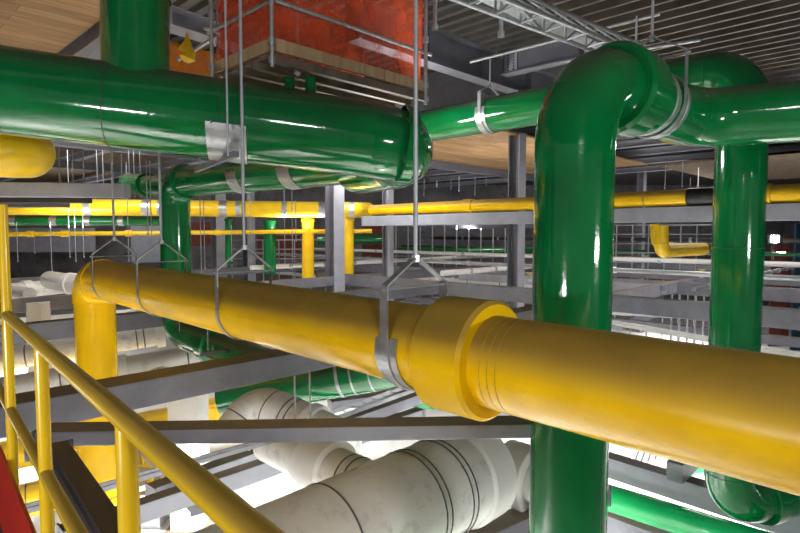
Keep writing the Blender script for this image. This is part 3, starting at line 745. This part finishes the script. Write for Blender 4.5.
# ================================================================ SMALL THINGS LOW DOWN
def curve3(a, m, b, n=14): return [a*(1-t)**2+m*2*t*(1-t)+b*t*t for t in [k/n for k in range(n+1)]]
bm = newbm(); tube(bm, arc_path([P(440, 560, 8.2), P(447, 528, 8.2), P(500, 504, 8.6), P(520, 512, 8.6)], .12), .05, 12); tag(obj('green_guard_rail', bm, GRNB, None, True), 'small bright green guard rail at the bottom, left of the tall riser', 'rail')
for k, (x0, x1) in enumerate(((484, 492), (496, 498), (506, 502))):
    bm = newbm(); tube(bm, curve3(P(x0, 545, 8.4), P(x0+2, 512, 8.4), P(x1, 498, 8.5)), .028, 10)
    tag(obj('hose', bm, WHC, None, True), ('leftmost of three white hoses', 'middle one of three white hoses', 'rightmost of three white hoses')[k]+' below the white branch pipe', 'hose', 'white hoses')
bm = newbm(); tube(bm, curve3(P(448, 545, 8.8), P(470, 498, 8.9), P(520, 505, 9.2)), .018, 10); tag(obj('cable', bm, YELF, None, True), 'thin yellow cable looping below the white branch pipe', 'cable')
def gadget(lb, px, py, D, w, m, nm='junction_box', cat='junction box'):
    p = PZ(px, py, -5.48); t = thing(nm, lb, cat, p)
    bm = newbm(); box(bm, p+Z*w*.4, Vector((w/2,0,0)), Vector((0,w*.3,0)), Z*w*.4); obj('body', bm, m, t)
    bm = newbm(); box(bm, p+Z*w*.42-Vector((0,w*.32,0)), Vector((w*.4,0,0)), Vector((0,.01,0)), Z*w*.3); obj('cover', bm, GALV, t)
for a in (('small green box on the floor left of the white collar, upper', 170, 482, 11.5, .35, GRNB), ('small green box on the floor left of the white collar, lower', 177, 516, 10.2, .3, GRNB),
          ('grey box on the floor at bottom left between two beams', 150, 524, 9.8, .5, STEELL), ('grey box on the floor seen right of the tall riser', 618, 462, 13, .5, STEELL)): gadget(*a)
pipe('green_pipe', 'pale green pipe bend on the bright floor left of the second riser', [P(684, 480, 12.2), P(690, 468, 12.6), P(708, 470, 12.8)], .13, GRNB, rad=.15)
for i in range(4):
    bm = newbm(); p = P(634+i*7, 464-i*1.5, 12.5); bar(bm, p, p+Vector((.35,.45,.3)), .03, .03); tag(obj('strut', bm, DARK), 'dark slanting strut over the bright floor right of the tall riser', 'strut', 'dark struts over the bright floor')
strip('dark narrow tray low at left under the double channel', (90, 520), (330, 452), -4.3, m=STEEL, pair=.25, h=.08)
strip('white tray low at left between the pale beams', (120, 500), (300, 446), -4.6, m=WHC, pair=.4, h=.08)
strip('grey tray on the floor behind the yellow platform', (40, 440), (300, 400), -4.9, m=GALR, pair=.5, h=.08)
strip('cable tray crossing under the banded green pipe', (320, 420), (440, 378), -3.3, m=GALR, pair=.3, h=.08)
strip('green edged tray at middle right of the banded green pipe', (350, 392), (440, 404), -4.2, m=GRNB, pair=.7, h=.1)
# conduits and trays threaded through the far steel grid
for i, (u0, v0, u1, v1, z, r_, m, lb) in enumerate((
    (-30, 17.2, 4, 17.2, -1.15, .07, GALR, 'thin steel conduit lying over the steel grid, nearest of the far ones'),
    (-30, 22.5, 8, 22.5, -1.05, .09, WHC, 'thin white conduit crossing the far steel grid'),
    (-27, 28.0, 8, 28.0, -.9, .08, GRN, 'thin green line crossing far back above the steel grid'),
    (-26, 30.0, 8, 30.0, -.35, .10, DARK, 'dark conduit high across the far wall'),
    (-20, 12.0, -20, 34, -1.40, .10, WHC, 'white conduit running back at far left over the grid'),
    (-12.5, 15.0, -12.5, 34, -1.40, .10, WHC, 'white conduit running back left of the grey column'),
    (-4.4, 15.0, -4.4, 32, -1.40, .06, GALR, 'steel conduit running back between the risers'),
    (-.2, 15.0, -.2, 30, -1.40, .10, WHC, 'white conduit running back at the right edge over the grid'))):
    t_ = thing('conduit', lb, 'conduit', G(u0, v0, z)); bm = newbm(); tube(bm, [G(u0, v0, z), G(u1, v1, z)], r_, 12); obj('conduit_run', bm, m, t_, True)
    bm = newbm(); a_, b_ = G(u0, v0, z), G(u1, v1, z)
    for k in range(1, 12): q = a_+(b_-a_)*k/12; sleeve(bm, q, b_-a_, r_*.98, r_+.03, .12, .005, 10)
    o_ = obj('couplings', bm, GALV, t_, True); o_['kind'] = 'stuff'
for i, (u, v) in enumerate(((-9.5,15.8),(-8.2,18.2),(-13,20.5),(-6,21.3),(-1.2,16.2),(.8,19.5),(-19,16))):
    lbl = ('just left of the grey column','right of the grey column, deeper in','left of the middle rod, deep in','between column and tall riser','between the two risers','beyond the second riser','behind the yellow elbow')[i]
    p0 = G(u, v, -1.55); t_ = thing('valve', 'small steel valve on the steel grid, '+lbl, 'valve', p0)
    bm = newbm(); tube(bm, [p0, p0+Z*.25], .05, 12); obj('stem', bm, GALR, t_, True)
    bm = newbm(); tube(bm, [p0+Z*.1-AH*.3, p0+Z*.1-AH*.1, p0+Z*.1, p0+Z*.1+AH*.1, p0+Z*.1+AH*.3], [.07,.07,.12,.07,.07], 14); obj('body', bm, WHC if i % 2 else GALR, t_, True)
    bm = newbm(); sleeve(bm, p0+Z*.27, Z, .09, .12, .03, .008, 18); obj('hand_wheel', bm, YELF if i % 3 == 0 else DARK, t_, True)
# ================================================================ FAR BACKGROUND
def panel(lb, x0, x1, y0, y1, D, m, name='wall_panel', cat='wall panel'):
    a, b = P(x0, y1, D), P(x1, y0, D); bm = newbm()
    box(bm, (a+b)/2, Vector(((b.x-a.x)/2,0,0)), Vector((0,.06,0)), Z*abs(b.z-a.z)/2)
    return tag(obj(name, bm, m), lb, cat)
panel('red-brown cladding panel seen just right of the left green riser', 190, 216, 222, 246, 38, BRICK)
panel('red-brown cladding panel left of the wide grey column', 258, 300, 236, 262, 38, BRICK)
panel('red-brown cladding panel between the slim column and the narrow yellow drop', 362, 384, 226, 262, 38, BRICK)
panel('pale grey wall panel behind the thin yellow line at far left', 8, 95, 228, 252, 38, STEELL)
panel('pale grey wall panel just left of the left green riser', 132, 160, 222, 262, 38, STEELL)
pipe('green_pipe', 'far green pipe running level beyond the middle beams', [P(395, 251, 33), P(600, 251, 33)], .17, GRN)
pipe('green_pipe', 'far green pipe at middle left behind the yellow drop pipes', [P(318, 240, 34), P(388, 239, 34)], .3, GRN)
# scaffold frame far middle + between risers
def scaff(lb, x0, x1, y0, y1, D, nx, ny):
    t = thing('tube_scaffold', lb, 'scaffold', Vector((P((x0+x1)/2, y1, D).x, D, 0)))
    for i in range(nx+1):
        x = x0+(x1-x0)*i/nx; a = P(x, y1, D); b = P(x, y0, D); bm = newbm()
        b.x = a.x; a.z = .0; tube(bm, [a, b], .035, 8); obj('standard', bm, GALR, t, True)
    for j in range(ny+1):
        y = y0+(y1-y0)*j/ny; bm = newbm(); tube(bm, [P(x0-2, y, D-.05), P(x1+2, y, D-.05)], .03, 8); obj('ledger', bm, GALR, t, True)
scaff('tube scaffold frame at the back between the two green risers', 616, 712, 225, 262, 27, 6, 4)
scaff('tube scaffold frame far back between the slim column and the grey column', 396, 505, 224, 256, 32, 9, 1)
scaff('tube scaffold frame far back at left under the thin yellow line', 232, 326, 240, 268, 30, 6, 3)
# row of balusters seen low between the risers
scaff('low railing seen through the steel grid between the risers', 672, 712, 288, 302, 19, 5, 1)
# work light
lp = P(775, 239, 24)
t = thing('work_light', 'dazzling white work light at the right edge, behind the second riser', 'lamp', Vector((lp.x, lp.y, 0)))
bm = newbm(); box(bm, lp+Vector((0,.06,0)), Vector((.32,0,0)), Vector((0,.05,0)), Z*.24); obj('housing', bm, BLACK, t)
bm = newbm(); box(bm, lp, Vector((.17,0,0)), Vector((0,.02,0)), Z*.15); obj('lens', bm, GLARE, t)
bm = newbm(); tube(bm, [Vector((lp.x, lp.y+.1, 0)), lp+Vector((0,.1,0))], .03, 8); obj('stand', bm, DARK, t)
lp2 = P(781, 254, 24); bm = newbm(); box(bm, lp2, Vector((.14,0,0)), Vector((0,.05,0)), Z*.08); tag(obj('work_light', bm, GLARE), 'smaller white work light just below the dazzling one', 'lamp')
panel('red site cabin front behind the dazzling work light', 768, 792, 236, 352, 27, BRICK, 'site_cabin', 'cabin')
panel('dark blue sheet hanging right of the work light', 790, 840, 224, 355, 26, paint('blue_sheet', (.01,.04,.08), .6), 'hanging_sheet', 'sheet')

# ================================================================ HANDRAIL + CATWALK
_p, _q = PZ(0, 309, -.38), PZ(254, 533, -.38)
def rl(D, z): return XD(_p.x+(_q.x-_p.x)*(D-_p.y)/(_q.y-_p.y), D, z)
t = thing('handrail', 'yellow tube handrail in the lower left corner, nearest the viewer', 'handrail', rl(1.5, -1.45))
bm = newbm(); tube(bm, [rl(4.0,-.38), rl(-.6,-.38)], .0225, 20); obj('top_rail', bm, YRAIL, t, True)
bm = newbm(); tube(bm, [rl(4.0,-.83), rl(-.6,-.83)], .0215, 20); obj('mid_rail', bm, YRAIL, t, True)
def atpx(px):
    k = (px-400)/F; m = (_q.x-_p.x)/(_q.y-_p.y)
    return (_p.x-m*_p.y)/(k-m)
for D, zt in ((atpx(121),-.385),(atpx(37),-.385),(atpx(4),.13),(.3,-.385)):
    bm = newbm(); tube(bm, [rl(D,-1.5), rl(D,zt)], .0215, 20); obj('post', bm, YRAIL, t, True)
d = (rl(0,0)-rl(1,0)).normalized(); s = d.cross(Z).normalized()
if s.x > 0: s = -s
bm = newbm(); p, q = rl(4.0,0)+s*.03, rl(-.6,0)+s*.03; p.z = q.z = CZ-1.27; bar(bm, p, q, .012, .42); tag(obj('toe_board', bm, REDB), 'red board along the foot of the yellow handrail, bottom left corner', 'toe board')
bm = newbm(); p, q = rl(4.0,0)+s*.6, rl(-.6,0)+s*.6; p.z = q.z = CZ-1.53; bar(bm, p, q, 1.35, .06); o = struct('floor_catwalk', bm, STEEL)

# ================================================================ LIGHT
def area(loc, target, size, power, col=(1,1,1), sy=None):
    l = bpy.data.lights.new('lamp', 'AREA'); l.energy = power; l.size = size; l.color = col
    if sy: l.shape = 'RECTANGLE'; l.size_y = sy
    o = bpy.data.objects.new('lamp', l); COL.objects.link(o); o.location = loc
    o.rotation_euler = (Vector(target)-Vector(loc)).to_track_quat('-Z', 'Y').to_euler()
    return o
# fluorescent lamps of the lower level (under the beams, shining down on the pale floor)
for (x, y) in ((-7,6),(-3,9.5),(1,8.5),(6.5,10.5),(-9,13),(-3,15),(4,13),(9,11),(0,4.5),(-4,3.5),(8,20),(-2,24),(-14,22),(-20,16),(14,28)):
    z = CZ-3.7
    area((x,y,z), (x,y,0), 1.5, 360, (1,.99,.97), .3)
# upper level: unseen lights added for pipe streaks and to lift the far steel
for (x, y, z, tx, ty, tz, p) in ((6.5, .5, 5.2, 1.5, 5, 5, 150), (-3.2, -1.5, 4.3, -1, 5, 6.3, 130), (1.5, -2.5, 7.6, 1.5, 6, 6, 110), (-9, 14, 8.4, -9, 20, 5, 200), (-1, 17, 8.2, 0, 22, 4, 200), (9, 17, 8.2, 9, 16, 3, 180), (-.5,9.5,7.0,1.5,8,9,90)):
    area((x,y,z), (tx,ty,tz), 1.2, p, (1,.98,.95), .25)

for (x, y) in ((-12,20),(-4,22),(4,20),(12,18),(-22,22),(-8,32),(4,32),(14,28),(-20,34)):  # more unseen lights, added to brighten the far ceiling and grid
    area((x,y,CZ+.2), (x,y+.5,CZ+5), 1.8, 80, (1,.98,.95), .3)
    area((x+2,y-1,CZ+2.6), (x+2,y+2,0), 1.4, 110, (1,.98,.95), .3)
w = bpy.data.worlds.new('World'); C.world = w; w.use_nodes = True
w.node_tree.nodes['Background'].inputs[0].default_value = (.95,.97,1,1); w.node_tree.nodes['Background'].inputs[1].default_value = .16

cam = bpy.data.cameras.new('camera'); co = bpy.data.objects.new('camera', cam); COL.objects.link(co)
co.location = (0,0,CZ); co.rotation_euler = (PI/2-T, 0, 0)
cam.sensor_width = 36; cam.lens = F/800*36; cam.clip_start = .05; cam.clip_end = 200
C.camera = co
C.view_settings.view_transform = 'Standard'; C.view_settings.look = 'None'; C.view_settings.gamma = 1; C.view_settings.exposure = 0
C.view_settings.use_curve_mapping = False
